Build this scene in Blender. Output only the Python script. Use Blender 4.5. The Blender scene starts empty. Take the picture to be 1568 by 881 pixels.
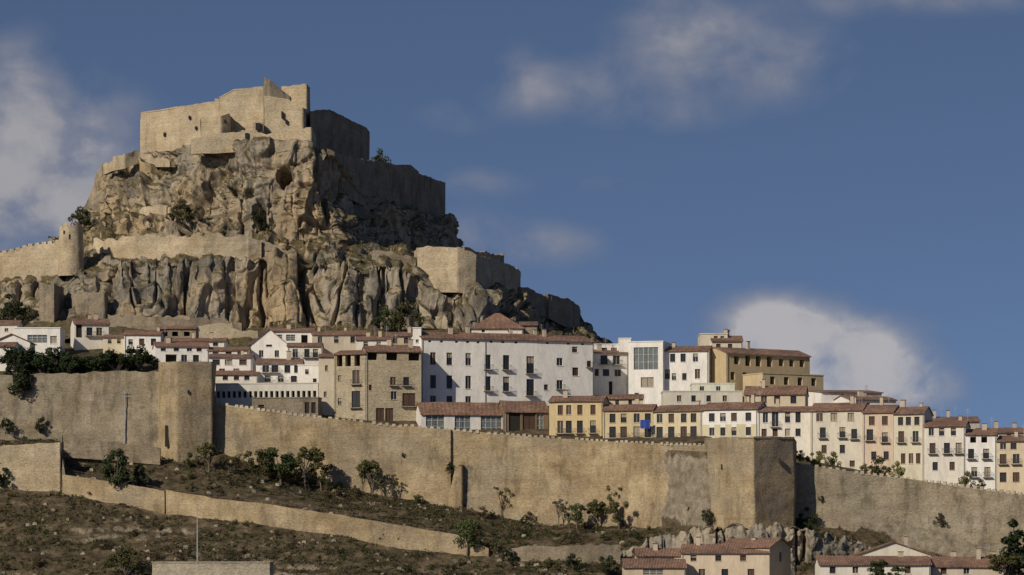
import bpy, math, random
import numpy as np
from mathutils import Vector
random.seed(7); rng=np.random.default_rng(7)
FP=5000.0; CX=784.0; HZ=900.0
sc=bpy.context.scene
def P(px,py,D): return ((px-CX)*D/FP, D, (HZ-py)*D/FP)
# ---------------------------------------------------------------- noise
def _h(ix,iy,iz,s):
    n=(ix.astype(np.int64)*374761393+iy.astype(np.int64)*668265263+iz.astype(np.int64)*2147483647+s*974634777)&0xffffffff
    n=((n^(n>>13))*1274126177)&0xffffffff
    n=((n^(n>>15))*2246822519)&0xffffffff
    n=n^(n>>16)
    return (n&0xffffff)/float(0xffffff)*2-1
def vn(x,y,z,s=0):
    x,y,z=np.broadcast_arrays(np.asarray(x,float),np.asarray(y,float),np.asarray(z,float))
    xi=np.floor(x);yi=np.floor(y);zi=np.floor(z)
    fx=x-xi;fy=y-yi;fz=z-zi
    fx=fx*fx*(3-2*fx);fy=fy*fy*(3-2*fy);fz=fz*fz*(3-2*fz)
    r=0
    for a in (0,1):
        for b in (0,1):
            for c in (0,1):
                w=(fx if a else 1-fx)*(fy if b else 1-fy)*(fz if c else 1-fz)
                r=r+w*_h(xi+a,yi+b,zi+c,s)
    return r
def fbm(x,y,z,o=4,s=0,g=0.5):
    r=0;a=1;t=0
    for i in range(o):
        r=r+a*vn(x*2**i,y*2**i,z*2**i,s+i*17); t+=a; a*=g
    return r/t
def sstep(a,b,x):
    t=np.clip((x-a)/(b-a),0,1); return t*t*(3-2*t)
def quant(n,k,a=0.72,b=0.98):
    t=n*k; f=t-np.floor(t); return (np.floor(t)+sstep(a,b,f)+0.22*f)/k
# ---------------------------------------------------------------- materials
def mat(name):
    m=bpy.data.materials.new(name); m.use_nodes=True
    nt=m.node_tree; b=nt.nodes['Principled BSDF']; return m,nt,b
def ramp(nt,fac,stops):
    r=nt.nodes.new('ShaderNodeValToRGB'); e=r.color_ramp.elements
    while len(e)<len(stops): e.new(0.5)
    for i,(p,c) in enumerate(stops):
        e[i].position=p; e[i].color=(c,c,c,1) if not isinstance(c,tuple) else (*c,1)
    nt.links.new(fac,r.inputs[0]); return r.outputs[0]
def noise(nt,scale,vs=(1,1,1),detail=6,rough=0.6,off=(0,0,0)):
    tc=nt.nodes.new('ShaderNodeNewGeometry'); mp=nt.nodes.new('ShaderNodeMapping')
    mp.inputs['Scale'].default_value=vs; mp.inputs['Location'].default_value=off
    nt.links.new(tc.outputs['Position'],mp.inputs[0])
    n=nt.nodes.new('ShaderNodeTexNoise'); n.inputs['Scale'].default_value=scale
    n.inputs['Detail'].default_value=detail; n.inputs['Roughness'].default_value=rough
    nt.links.new(mp.outputs[0],n.inputs['Vector']); return n.outputs[0]
def mixc(nt,a,b,fac,mode='MIX'):
    m=nt.nodes.new('ShaderNodeMix'); m.data_type='RGBA'; m.blend_type=mode
    for s,v in ((m.inputs[6],a),(m.inputs[7],b),(m.inputs[0],fac)):
        if hasattr(v,'links'): nt.links.new(v,s)
        elif isinstance(v,tuple): s.default_value=(*v,1)
        else: s.default_value=v
    return m.outputs[2]
def bump(nt,b,h,strength=0.6,dist=0.3):
    u=nt.nodes.new('ShaderNodeBump'); u.inputs['Strength'].default_value=strength; u.inputs['Distance'].default_value=dist
    nt.links.new(h,u.inputs['Height']); nt.links.new(u.outputs[0],b.inputs['Normal'])
def mth(nt,op,a,b=None,c=None):
    m=nt.nodes.new('ShaderNodeMath'); m.operation=op
    for i,v in enumerate((a,b,c)):
        if v is None: continue
        if hasattr(v,'links'): nt.links.new(v,m.inputs[i])
        else: m.inputs[i].default_value=v
    return m.outputs[0]
def M_stone(name,lo,mid,hi,dirt=0.55,grey=(0.28,0.245,0.195),gf=0.5):
    m,nt,b=mat(name)
    c=ramp(nt,noise(nt,0.16,(1,1,1.2),8,0.66),[(0.34,lo),(0.5,mid),(0.66,hi)])
    gm=ramp(nt,noise(nt,0.075,(1,1,1.3),6,0.65,(31,5,2)),[(0.44,0.0),(0.60,1.0)])
    c=mixc(nt,c,grey,mth(nt,'MULTIPLY',gm,gf))
    st=ramp(nt,noise(nt,1.9,(1,1,2.0),4,0.8),[(0.34,0.6),(0.5,1.0),(0.66,1.28)])
    c=mixc(nt,c,st,0.85,'MULTIPLY')
    dk=ramp(nt,noise(nt,0.40,(1,1,0.3),6,0.72,(5,3,9)),[(0.36,dirt),(0.50,1.0)])
    c=mixc(nt,c,dk,0.8,'MULTIPLY')
    co=ramp(nt,noise(nt,0.5,(0.1,0.1,3.0),3,0.6,(1,1,4)),[(0.3,0.88),(0.6,1.04)])
    c=mixc(nt,c,co,0.8,'MULTIPLY')
    nt.links.new(c,b.inputs['Base Color']); b.inputs['Roughness'].default_value=0.95
    b.inputs['Specular IOR Level'].default_value=0.1
    bump(nt,b,noise(nt,1.6,(1,1,1.8),6,0.75),0.7,0.35); return m
def M_rock(name,warm=0.5,veg=True):
    m,nt,b=mat(name)
    c=ramp(nt,noise(nt,0.09,(1,1,0.7),9,0.6),[(0.32,(0.15,0.138,0.118)),(0.44,(0.25,0.225,0.185)),(0.55,(0.335,0.29,0.225)),(0.68,(0.43,0.36,0.255))])
    w=ramp(nt,noise(nt,0.045,(1,1,1),6,0.62,(40,2,7)),[(0.45,0.0),(0.60,1.0)])
    c=mixc(nt,c,(0.44,0.33,0.20),mth(nt,'MULTIPLY',w,warm))
    st=ramp(nt,noise(nt,0.5,(1,1,0.10),7,0.7,(3,8,1)),[(0.38,0.34),(0.5,1.0),(0.7,1.12)])
    c=mixc(nt,c,st,0.75,'MULTIPLY')
    bl=ramp(nt,noise(nt,0.13,(1,1,0.45),6,0.66,(23,8,1)),[(0.36,0.5),(0.5,1.0)])
    c=mixc(nt,c,bl,0.7,'MULTIPLY')
    fi=ramp(nt,noise(nt,1.4,(1,1,1),6,0.75),[(0.32,0.7),(0.52,1.0),(0.72,1.18)])
    c=mixc(nt,c,fi,0.8,'MULTIPLY')
    if veg:
        g=nt.nodes.new('ShaderNodeNewGeometry'); s=nt.nodes.new('ShaderNodeSeparateXYZ'); nt.links.new(g.outputs['Normal'],s.inputs[0])
        f=mth(nt,'ADD',s.outputs[2],mth(nt,'MULTIPLY',mth(nt,'SUBTRACT',noise(nt,0.4,(1,1,1),6,0.7,(9,9,9)),0.5),1.5))
        f=ramp(nt,f,[(0.50,0.0),(0.72,1.0)])
        gc=ramp(nt,noise(nt,0.8,(1,1,1),6,0.7,(2,2,2)),[(0.35,(0.05,0.046,0.022)),(0.5,(0.11,0.088,0.047)),(0.68,(0.22,0.175,0.10))])
        c=mixc(nt,c,gc,f)
    nt.links.new(c,b.inputs['Base Color']); b.inputs['Roughness'].default_value=0.95; b.inputs['Specular IOR Level'].default_value=0.1
    bump(nt,b,noise(nt,0.7,(1,1,0.6),9,0.7),0.9,0.7); return m
def M_ground():
    m,nt,b=mat('dry_scrub_ground')
    c=ramp(nt,noise(nt,0.3,(1,1,1.6),9,0.75),[(0.34,(0.035,0.03,0.019)),(0.46,(0.08,0.064,0.04)),(0.57,(0.145,0.113,0.072)),(0.70,(0.29,0.235,0.155))])
    g=nt.nodes.new('ShaderNodeNewGeometry'); s=nt.nodes.new('ShaderNodeSeparateXYZ'); nt.links.new(g.outputs['Normal'],s.inputs[0])
    f=mth(nt,'ADD',s.outputs[2],mth(nt,'MULTIPLY',mth(nt,'SUBTRACT',noise(nt,0.35,(1,1,1),7,0.75,(9,9,9)),0.5),1.6))
    f=ramp(nt,f,[(0.42,1.0),(0.58,0.0)])
    rc=ramp(nt,noise(nt,0.6,(1,1,1),8,0.7,(4,4,2)),[(0.3,(0.13,0.11,0.085)),(0.5,(0.27,0.23,0.175)),(0.7,(0.42,0.36,0.27))])
    c=mixc(nt,c,rc,f)
    nt.links.new(c,b.inputs['Base Color']); b.inputs['Roughness'].default_value=1; b.inputs['Specular IOR Level'].default_value=0.05
    bump(nt,b,noise(nt,1.2,(1,1,1),8,0.75),1.0,0.6); return m
_pl={}
def M_plaster(col,dirt=0.8):
    k=(tuple(round(v,3) for v in col),dirt)
    if k in _pl: return _pl[k]
    m,nt,b=mat('plaster')
    a=ramp(nt,noise(nt,0.5,(1,1,0.35),6,0.7),[(0.3,dirt),(0.55,1.0)])
    c=mixc(nt,col,a,1.0,'MULTIPLY')
    a2=ramp(nt,noise(nt,2.5,(1,1,0.3),5,0.7,(7,1,1)),[(0.3,0.86),(0.6,1.03)])
    c=mixc(nt,c,a2,1.0,'MULTIPLY')
    nt.links.new(c,b.inputs['Base Color']); b.inputs['Roughness'].default_value=0.9; b.inputs['Specular IOR Level'].default_value=0.15
    bump(nt,b,noise(nt,3,(1,1,1),5,0.7),0.3,0.05); _pl[k]=m; return m
def M_tile():
    m,nt,b=mat('clay_roof_tiles')
    c=ramp(nt,noise(nt,1.3,(1,1,1),6,0.85),[(0.3,(0.09,0.055,0.042)),(0.44,(0.20,0.11,0.075)),(0.56,(0.30,0.175,0.115)),(0.7,(0.44,0.32,0.23))])
    l=ramp(nt,noise(nt,0.2,(1,1,1),4,0.6,(8,8,8)),[(0.35,0.65),(0.6,1.1)])
    c=mixc(nt,c,l,1.0,'MULTIPLY')
    nt.links.new(c,b.inputs['Base Color']); b.inputs['Roughness'].default_value=0.9
    g=nt.nodes.new('ShaderNodeNewGeometry'); w=nt.nodes.new('ShaderNodeTexWave'); w.inputs['Scale'].default_value=1.1; w.inputs['Distortion'].default_value=0.6
    nt.links.new(g.outputs['Position'],w.inputs[0]); bump(nt,b,w.outputs['Fac'],0.9,0.12); return m
def M_plain(name,col,rough=0.8,var=0.25,sc_=1.5,metal=0):
    m,nt,b=mat(name)
    a=ramp(nt,noise(nt,sc_,(1,1,1),5,0.7),[(0.3,1-var),(0.7,1+var)])
    nt.links.new(mixc(nt,col,a,1.0,'MULTIPLY'),b.inputs['Base Color']); b.inputs['Roughness'].default_value=rough
    b.inputs['Metallic'].default_value=metal; return m
def M_leaf(name,lo,hi):
    m,nt,b=mat(name)
    oi=nt.nodes.new('ShaderNodeObjectInfo')
    c=ramp(nt,noise(nt,0.9,(1,1,1),4,0.8),[(0.35,lo),(0.65,hi)])
    v=ramp(nt,oi.outputs['Random'],[(0.0,0.75),(1.0,1.25)])
    nt.links.new(mixc(nt,c,v,1.0,'MULTIPLY'),b.inputs['Base Color']); b.inputs['Roughness'].default_value=0.8
    b.inputs['Specular IOR Level'].default_value=0.15
    return m
STONE=M_stone('city_wall_stone',(0.25,0.19,0.115),(0.35,0.27,0.165),(0.45,0.36,0.23),0.6)
STONEL=M_stone('grey_city_wall_stone',(0.22,0.18,0.125),(0.30,0.25,0.18),(0.39,0.33,0.245),0.5,(0.25,0.225,0.18))
STONE2=M_stone('castle_stone',(0.38,0.30,0.195),(0.47,0.38,0.255),(0.56,0.47,0.33),0.7,(0.4,0.35,0.27),0.5)
STONE3=M_stone('house_stone',(0.38,0.315,0.215),(0.44,0.37,0.26),(0.50,0.43,0.31),0.82,(0.42,0.36,0.26))
STONEG=M_stone('weathered_stone',(0.20,0.16,0.115),(0.27,0.22,0.16),(0.35,0.29,0.21))
COPING=M_stone('coping_stone',(0.36,0.31,0.23),(0.48,0.42,0.32),(0.56,0.5,0.4),0.8)
ROCK=M_rock('limestone',0.8); ROCK2=M_rock('pale_limestone',.45,False); GROUND=M_ground(); TILE=M_tile()
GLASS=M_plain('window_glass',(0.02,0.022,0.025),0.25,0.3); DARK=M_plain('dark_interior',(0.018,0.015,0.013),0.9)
BROWN=M_plain('brown_wood',(0.07,0.037,0.022),0.7); BLIND=M_plain('roller_blind',(0.3,0.26,0.2),0.8)
IRON=M_plain('wrought_iron',(0.03,0.03,0.03),0.6); FRAME=M_plain('white_frame',(0.6,0.58,0.54),0.6)
BARK=M_plain('bark',(0.13,0.105,0.08),0.95,0.4,6); GLASSG=M_plain('grey_glazing',(0.13,0.155,0.155),0.3)
BLUE=M_plain('blue_cloth',(0.03,0.07,0.35),0.8); GREYM=M_plain('galvanised_metal',(0.3,0.3,0.3),0.5)
LEAF={'dark':M_leaf('leaf_dark',(0.014,0.024,0.010),(0.045,0.062,0.024)),
 'green':M_leaf('leaf_green',(0.03,0.045,0.015),(0.09,0.11,0.035)),
 'olive':M_leaf('leaf_olive',(0.04,0.042,0.018),(0.12,0.115,0.045)),
 'yellow':M_leaf('leaf_yellow',(0.09,0.09,0.025),(0.24,0.22,0.06)),
 'brown':M_leaf('leaf_brown',(0.04,0.031,0.018),(0.125,0.09,0.05))}
# ---------------------------------------------------------------- mesh helpers
def link(o,parent=None):
    sc.collection.objects.link(o)
    if parent: o.parent=parent
    return o
def mesh_np(name,V,F,mats,mi=None,parent=None,smooth=False):
    me=bpy.data.meshes.new(name); V=np.asarray(V,float); F=np.asarray(F,np.int32)
    me.vertices.add(len(V)); me.vertices.foreach_set('co',V.ravel())
    k=F.shape[1]; me.loops.add(F.size); me.loops.foreach_set('vertex_index',F.ravel())
    me.polygons.add(len(F)); me.polygons.foreach_set('loop_start',np.arange(0,F.size,k,dtype=np.int32))
    me.polygons.foreach_set('loop_total',np.full(len(F),k,np.int32))
    if mi is not None: me.polygons.foreach_set('material_index',np.asarray(mi,np.int32))
    if smooth: me.polygons.foreach_set('use_smooth',np.ones(len(F),bool))
    me.update(calc_edges=True)
    for m in mats: me.materials.append(m)
    return link(bpy.data.objects.new(name,me),parent)
def grid_faces(nr,nc):
    i=np.arange(nr*nc).reshape(nr,nc)
    return np.stack([i[:-1,:-1],i[:-1,1:],i[1:,1:],i[1:,:-1]],-1).reshape(-1,4)
class MB:
    def __init__(s): s.v=[];s.f=[];s.m=[]
    def poly(s,pts,m=0):
        i=len(s.v); s.v.extend(pts); s.f.append(tuple(range(i,i+len(pts)))); s.m.append(m)
    def box(s,F,u0,u1,v0,v1,z0,z1,m=0):
        a=[F(u,v,z) for z in (z0,z1) for v in (v0,v1) for u in (u0,u1)]
        for q in ((0,1,3,2),(4,6,7,5),(0,4,5,1),(2,3,7,6),(0,2,6,4),(1,5,7,3)): s.poly([a[k] for k in q],m)
    def slab(s,p,t,m=0):
        lo=[(x,y,z-t) for x,y,z in p]; n=len(p)
        s.poly(list(p),m); s.poly(lo[::-1],m)
        for i in range(n): s.poly([p[i],lo[i],lo[(i+1)%n],p[(i+1)%n]],m)
    def obj(s,name,mats,parent=None):
        me=bpy.data.meshes.new(name); me.from_pydata(s.v,[],s.f)
        me.polygons.foreach_set('material_index',s.m); 
        for m in mats: me.materials.append(m)
        me.update(); return link(bpy.data.objects.new(name,me),parent)
def empty(name):
    e=bpy.data.objects.new(name,None); e.empty_display_size=1; return link(e)
# masonry ribbon: pts=(px,D,pytop,pybot)
def masonry(name,pts,m,closed=False,th=1.2,step=0.7,rough=0.12,ragged=0.25,parent=None,merlon=None,mm=None,batter=0.0):
    W=[]
    for px,D,pt,pb in pts:
        x,y,zt=P(px,pt,D); zb=(HZ-pb)*D/FP; W.append((x,y,zt,zb))
    if closed: W.append(W[0])
    W=np.array(W); L=np.r_[0,np.cumsum(np.hypot(np.diff(W[:,0]),np.diff(W[:,1])))]
    n=max(int(L[-1]/step),len(W)); s=np.unique(np.r_[np.linspace(0,L[-1],n),L])
    x,y,zt,zb=[np.interp(s,L,W[:,k]) for k in range(4)]
    dx=np.gradient(x,s); dy=np.gradient(y,s); l=np.hypot(dx,dy)+1e-9
    nx,ny=dy/l,-dx/l
    zt=zt+ragged*vn(x/1.3+3,y/1.3,0.5*zt,5)+ragged*1.2*np.maximum(0,vn(x/5,y/5,9.1,8))
    nr=max(3,int((zt-zb).max()/step)); t=np.linspace(0,1,nr)[:,None]
    Z=zb+(zt-zb)*t; d=rough*fbm(x/1.7+0*Z,y/1.7+0*Z,Z/1.2,3)+rough*2*vn(x/9+0*Z,y/9+0*Z,Z/7,4)+batter*(1-t)**2
    X=x+nx*d; Y=y+ny*d
    V=np.stack([X,Y,Z],-1).reshape(-1,3); F=grid_faces(nr,len(s)); off=nr*len(s)
    if closed:
        o=mesh_np(name,V,F,[m],None,parent); mb=MB()
        mb.poly([(W[k,0],W[k,1],W[k,2]-0.35) for k in range(len(W)-1)])
        mb.obj('top',[m],o)
    else:
        tb=np.stack([np.stack([X[-1],Y[-1],Z[-1]],-1),np.stack([x-nx*th,y-ny*th,zt-0.02],-1),np.stack([x-nx*th,y-ny*th,zb],-1)],0)
        o=mesh_np(name,np.r_[V,tb.reshape(-1,3)],np.r_[F,grid_faces(3,len(s))+off],[m],None,parent)
        mb=MB()
        for e in (0,-1):
            mb.poly([(x[e],y[e],zt[e]),(x[e]-nx[e]*th,y[e]-ny[e]*th,zt[e]),(x[e]-nx[e]*th,y[e]-ny[e]*th,zb[e]),(x[e],y[e],zb[e])])
        mb.obj('end_faces',[m],o)
    if merlon:
        w,g,h=merlon; mb=MB(); q=0.3
        while q<L[-1]-w:
            a=np.interp(q,s,x),np.interp(q,s,y); b=np.interp(q+w,s,x),np.interp(q+w,s,y); z=np.interp(q+w/2,s,zt)
            ll=math.hypot(b[0]-a[0],b[1]-a[1])+1e-9; e=((b[0]-a[0])/ll,(b[1]-a[1])/ll); nn=(-e[1],e[0])
            Fm=lambda u,v,zz:(a[0]+e[0]*u+nn[0]*v,a[1]+e[1]*u+nn[1]*v,zz)
            if random.random()>0.1: mb.box(Fm,0,ll,0.04,0.55,z-0.3,z+h*random.uniform(0.6,1.1))
            q+=(w+g)*random.uniform(0.85,1.15)
        mb.obj('merlons',[mm or m],o)
    return o
# ---------------------------------------------------------------- front terrain
BASE=[(-400,718,655),(0,714,674),(245,710,690),(330,706,692),(500,700,742),(600,697,766),(690,695,777),(850,690,802),(1000,676,810),(1080,662,803),(1220,660,808),(1260,661,804),(1400,657,838),(1568,650,876),(2000,640,940)]
MIDB=[(-400,690,760,700),(0,690,748,684),(93,690,752,684),(100,688,755,728),(255,680,784,754),(400,672,802,772),(700,655,848,820),(760,654,852,846),(900,652,862,856),(1000,653,862,852),(1090,655,845,832),(1230,652,850,838),(1330,646,870,862),(1568,638,896,890),(2000,630,960,955)]
LOW=[(-400,650,895),(0,647,892),(900,640,893),(1000,647,888),(1090,648,882),(1230,646,885),(1330,638,893),(1568,630,905),(2000,620,970)]
WT=[(-400,716,577),(0,713,573),(245,709,570),(328,706,618),(400,703,628),(500,699,642),(645,696,655),(780,692,666),(900,686,676),(1000,676,680),(1080,664,683),(1225,661,712),(1400,658,735),(1568,650,758),(2000,638,810)]
BK=[(-400,790,510),(0,790,506),(880,790,520),(1000,790,570),(1100,790,585),(1240,790,612),(1400,790,668),(1568,790,705),(2000,790,790)]
def col(tab,px,c): t=np.array(tab,float); return np.interp(px,t[:,0],t[:,c])
def fkeys(px):
    Ds=[];Zs=[]
    def a(D,py=None,z=None):
        Ds.append(D+0*px); Zs.append(((HZ-py)*D/FP if z is None else z)+0*px)
    lD,lp=col(LOW,px,1),col(LOW,px,2)
    a(420,z=-26.0); a(590,z=-16.0); a(lD,lp)
    mD,mb_,mt=col(MIDB,px,1),col(MIDB,px,2),col(MIDB,px,3)
    a(mD,mb_); a(mD+0.8,mt+0.5); a(mD+4.5,mt-0.5)
    bD,bp=col(BASE,px,1),col(BASE,px,2); bD=np.maximum(bD,mD+5.5)
    a(bD,bp)
    wD,wt=col(WT,px,1),col(WT,px,2)
    a(np.maximum(wD+0.9,bD+.5),wt+9); a(wD+5,wt+6)
    kD,kp=col(BK,px,1),col(BK,px,2); a(kD,kp); a(kD+130,z=(HZ-kp)*kD/FP-2); a(kD+330,z=-26.0)
    return np.array(Ds),np.array(Zs)
def ledge(x,y,z,w):
    q=1.9; nn_=1.9*fbm(x/10,y/10,0*x,4,3); t=(z+nn_)/q; f=t-np.floor(t)
    zz=q*(np.floor(t)+sstep(0.68,0.95,f))-nn_
    return z+(zz-z)*w
def zfront(px,D):
    px=np.asarray(px,float)+0.0; D=np.asarray(D,float)+0.0
    Dk,Zk=fkeys(px); z=Zk[0].copy()
    for k in range(len(Dk)-1):
        t=np.clip((D-Dk[k])/(Dk[k+1]-Dk[k]),0,1); z=np.where(D>=Dk[k],Zk[k]+(Zk[k+1]-Zk[k])*t,z)
    x=(px-CX)*D/FP
    w=sstep(0,3,Dk[3]-D)*sstep(600,640,D)
    z=ledge(x,D,z,w*0.8*sstep(-0.3,0.2,vn(x/14,D/10,0,77)))
    w2=sstep(0,4,D-Dk[5])*sstep(0,3,Dk[6]-D)
    z=ledge(x,D,z,w2*0.6*sstep(0.0,0.3,vn(x/16,D/10,0,78)))
    z=z+(0.25+0.4*w)*fbm(x/3.0,D/3.0,0*x,4,9)+np.where(D<Dk[6],0.8,0.0)*fbm(x/12,D/12,0*x,2,19)*sstep(0,2,np.abs(D-Dk[3]-.4))
    return z
pxs=np.arange(-400,2000,2.0)
Dk,_=fkeys(pxs); rows=[8,10,115,8,10,75,5,6,34,8,6]; DD=[]
for k,n in enumerate(rows):
    for i in range(n): DD.append(Dk[k]+(Dk[k+1]-Dk[k])*i/n)
DD.append(Dk[-1]); DD=np.array(DD); PX=np.broadcast_to(pxs,DD.shape)
ZZ=zfront(PX,DD); V=np.stack([(PX-CX)*DD/FP,DD,ZZ],-1).reshape(-1,3)
mesh_np('hillside',V,grid_faces(*DD.shape),[GROUND])
def dfront(px,py):
    D=np.arange(600,722,0.25); z=zfront(np.full_like(D,px),D); pp=HZ-z*FP/D
    i=np.where(pp<=py)[0]; return float(D[i[0]]) if len(i) else 715.0
mb=MB(); R=15000
mb.poly([(-R,-R,-27),(R,-R,-27),(R,R,-27),(-R,R,-27)]); mb.obj('ground',[GROUND])
def outcrop(name,pts,m,amp=2.2,back=9):
    t=np.array(pts,float); q=np.arange(t[0,0],t[-1,0],1.3); D=np.interp(q,t[:,0],t[:,1]); a=np.interp(q,t[:,0],t[:,2]); b=np.interp(q,t[:,0],t[:,3])
    a=a+4*vn(q/9,0*q,0*q,3)+3*vn(q/3.5,0*q,0*q,4)
    x=(q-CX)*D/FP; zt=(HZ-a)*D/FP; zb=(HZ-b)*D/FP; n=64; Vs=[]
    ends=np.clip(np.minimum(q-q[0],q[-1]-q)/25,0,1)
    for i in range(n):
        s=i/(n-1); z=zb+(zt-zb)*s; dd=D-2.5*(1-s)-amp*ends*(quant(fbm(x/5,z/7,0*x,3,21),3)*1.5+0.35*fbm(x/1.2,z/1.2,0*x,3,22)-1.2*sstep(.82,1,1-np.abs(vn(x/2.6,z/9,0*x,23))))
        Vs.append(np.stack([x,dd+1.2*(s>.9)*(s-.9)*10,z],-1))
    for i in range(1,7): Vs.append(np.stack([x,D+back*i/6,zt-0.25*i+0.3*fbm(x/2,0*x+i,0*x,2,4)],-1))
    Vs=np.array(Vs); return mesh_np(name,Vs.reshape(-1,3),grid_faces(*Vs.shape[:2]),[m])
outcrop('rock_outcrop',[(1062,652,815,870),(1085,650,806,895),(1150,647.2,803,905),(1215,647,804,905),(1235,648,812,905),(1290,650,822,900),(1340,652,836,880)],ROCK2)
outcrop('rock_outcrop',[(935,657,850,866),(960,656,838,868),(1010,655,822,872),(1060,654,812,872),(1090,652,806,875)],ROCK2,1.8,12)
# ---------------------------------------------------------------- rocky hill
CL=[(-400,810,520,822,470,830,460,850,440,880,435),
(0,803,498,812,448,820,432,840,412,870,408),
(60,800,490,810,440,818,420,840,402,870,396),
(110,798,482,808,420,816,405,838,378,868,352),
(138,797,482,806,412,814,398,836,352,867,300),
(155,797,484,806,408,813,394,834,345,866,256),
(178,796,486,805,403,813,393,830,360,862,242),
(215,796,490,805,400,813,392,826,358,863,232),
(300,796,496,805,402,813,392,824,356,841,224),
(400,796,498,804,396,813,390,822,352,833,212),
(478,796,498,804,392,814,380,822,361,831,218),
(515,796,498,804,398,814,384,822,368,834,238),
(560,797,498,804,402,814,388,832,376,852,300),
(620,797,498,805,410,820,394,850,376,874,318),
(680,798,498,807,440,826,412,872,386,901,334),
(694,798,498,807,444,828,420,880,398,918,384),
(740,800,500,811,446,822,436,836,430,856,425),
(795,812,500,838,452,850,448,858,446,870,445),
(850,830,502,852,486,862,482,870,480,885,478),
(888,850,506,866,500,880,500,890,502,905,506),
(950,860,545,880,545,890,550,900,550,915,555),
(1150,860,640,880,640,890,640,900,640,915,640)]
CL=np.array(CL,float); px=np.arange(-400,1100,1.3)
kD=[np.interp(px,CL[:,0],CL[:,1+2*k]) for k in range(5)]; kP=[np.interp(px,CL[:,0],CL[:,2+2*k]) for k in range(5)]
wob=lambda s,a:a*vn(px/24,0*px,0*px,s)+a*.6*vn(px/8,0*px,0*px,s+1)
kP[1]=kP[1]+wob(70,9);kP[2]=kP[2]+wob(75,4);kP[3]=kP[3]+wob(80,5)
kZ=[(HZ-p)*d/FP for p,d in zip(kP,kD)]
kD=[kD[0]-30]+kD+[kD[4]+70,kD[4]+300]; kZ=[kZ[0]-8]+kZ+[kZ[4]-1,-26+0*px]
rows=[8,90,16,28,140,14,12]; amp=[0.2,1,0.6,0.6,1,0.25,0.3]
Dg=[];Zg=[];Ag=[];Sg=[]
for k,n in enumerate(rows):
    for i in range(n):
        t=i/n; Dg.append(kD[k]+(kD[k+1]-kD[k])*t); Zg.append(kZ[k]+(kZ[k+1]-kZ[k])*t)
        a0=amp[k-1] if k else amp[0]; a1=amp[k+1] if k<6 else amp[6]; b_=amp[k]
        Ag.append(b_ if 0.15<t<0.85 else (b_+(min(a0,b_)-b_)*(0.15-t)/0.3 if t<=.15 else b_+(min(a1,b_)-b_)*(t-.85)/0.3)); Sg.append(k)
Dg.append(kD[-1]);Zg.append(kZ[-1]);Ag.append(.3);Sg.append(6)
D=np.array(Dg);Z=np.array(Zg);A=np.array(Ag)[:,None];S=np.array(Sg)[:,None]; PXg=np.broadcast_to(px,D.shape); X=(PXg-CX)*D/FP
def smooth(a,n):
    for _ in range(n): a=np.pad(a,((0,0),(1,1)),mode='edge'); a=(a[:,:-2]+2*a[:,1:-1]+a[:,2:])/4
    return a
D=smooth(D,10);Z=smooth(Z,3);X=(PXg-CX)*D/FP
PYg=HZ-Z*FP/D
gx=np.stack([np.gradient(X,axis=1),np.gradient(D,axis=1),np.gradient(Z,axis=1)],-1)
gy=np.stack([np.gradient(X,axis=0),np.gradient(D,axis=0),np.gradient(Z,axis=0)],-1)
nn=np.cross(gx,gy); nn/=np.linalg.norm(nn,axis=-1,keepdims=True)+1e-9
up=(S==4); low=(S==1)
wx=X+1.3*vn(X/6,D/6,Z/9,31)+.5*vn(X/2,D/2,Z/3,32); wz=Z+1.5*vn(X/7,D/7,Z/7,33)
q1=fbm(wx/9,D/12,wz/np.where(up,20,34),2,1)
q2=fbm(wx/3.6,D/6,wz/np.where(up,9.0,18),2,61)
d=4.0*quant(q1,2.4)*1.4+1.3*quant(q2,2.2)*1.2
r=1-np.abs(vn(wx/7.5,D/9,Z/45,2)); d-=2.6*sstep(0.90,1.0,r)
r=1-np.abs(vn(wx/3.0,D/5,wz/22,6)); d-=0.9*sstep(0.87,1.0,r)
r=1-np.abs(vn(wx/20,D/20,wz/5.5,66)); d-=np.where(up,1.3,.3)*sstep(0.9,1.0,r)
hl=vn(X/18,D/22,wz/3.2,12); d+=np.where(up,0.9,0.3)*quant(hl,1.6,.6,.98)
d+=0.40*fbm(X/1.6,D/1.6,Z/2.0,3,14)
sl=(Z-0.28*X)/11+0.5*vn(X/20,0*X,Z/20,88); f=sl-np.floor(sl); d+=np.where(up,1.3,0)*(1-f)*sstep(0,.5,vn(X/25,D/25,Z/15,89))
for a,b,h in ((92,168,1.6),(160,280,4),(282,352,3.0),(345,404,4),(402,468,6),(466,553,5),(550,590,2.2),(585,642,4),(646,706,3),(696,775,3),(765,832,2.5)):
    t=(PXg-(a+b)/2+5*vn(Z/6,0*Z,0*Z,int(a)))/((b-a)/2); d+=np.where(low&(np.abs(t)<1.15),h*np.sqrt(np.clip(1-np.abs(t)**2.4,0,1))-h*0.5,0)
def dent(cx,cy,rx,ry,h):
    global d
    q=((PXg-cx)/rx)**2+((PYg-cy)/ry)**2+0.5*vn(PXg/8,PYg/8,0*PXg,5); d=d-h*(1-sstep(0.5,1.1,q))*(D<880)
dent(437,271,15,15,14);dent(397,328,12,26,7);dent(300,300,18,20,2.5);dent(262,325,9,12,5);dent(350,255,20,10,2.0);dent(225,300,40,9,2);dent(380,296,20,5,3)
d=d*A
V=np.stack([X,D,Z],-1)+nn*d[...,None]
mesh_np('rocky_hill',V.reshape(-1,3),grid_faces(*D.shape),[ROCK])
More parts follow.
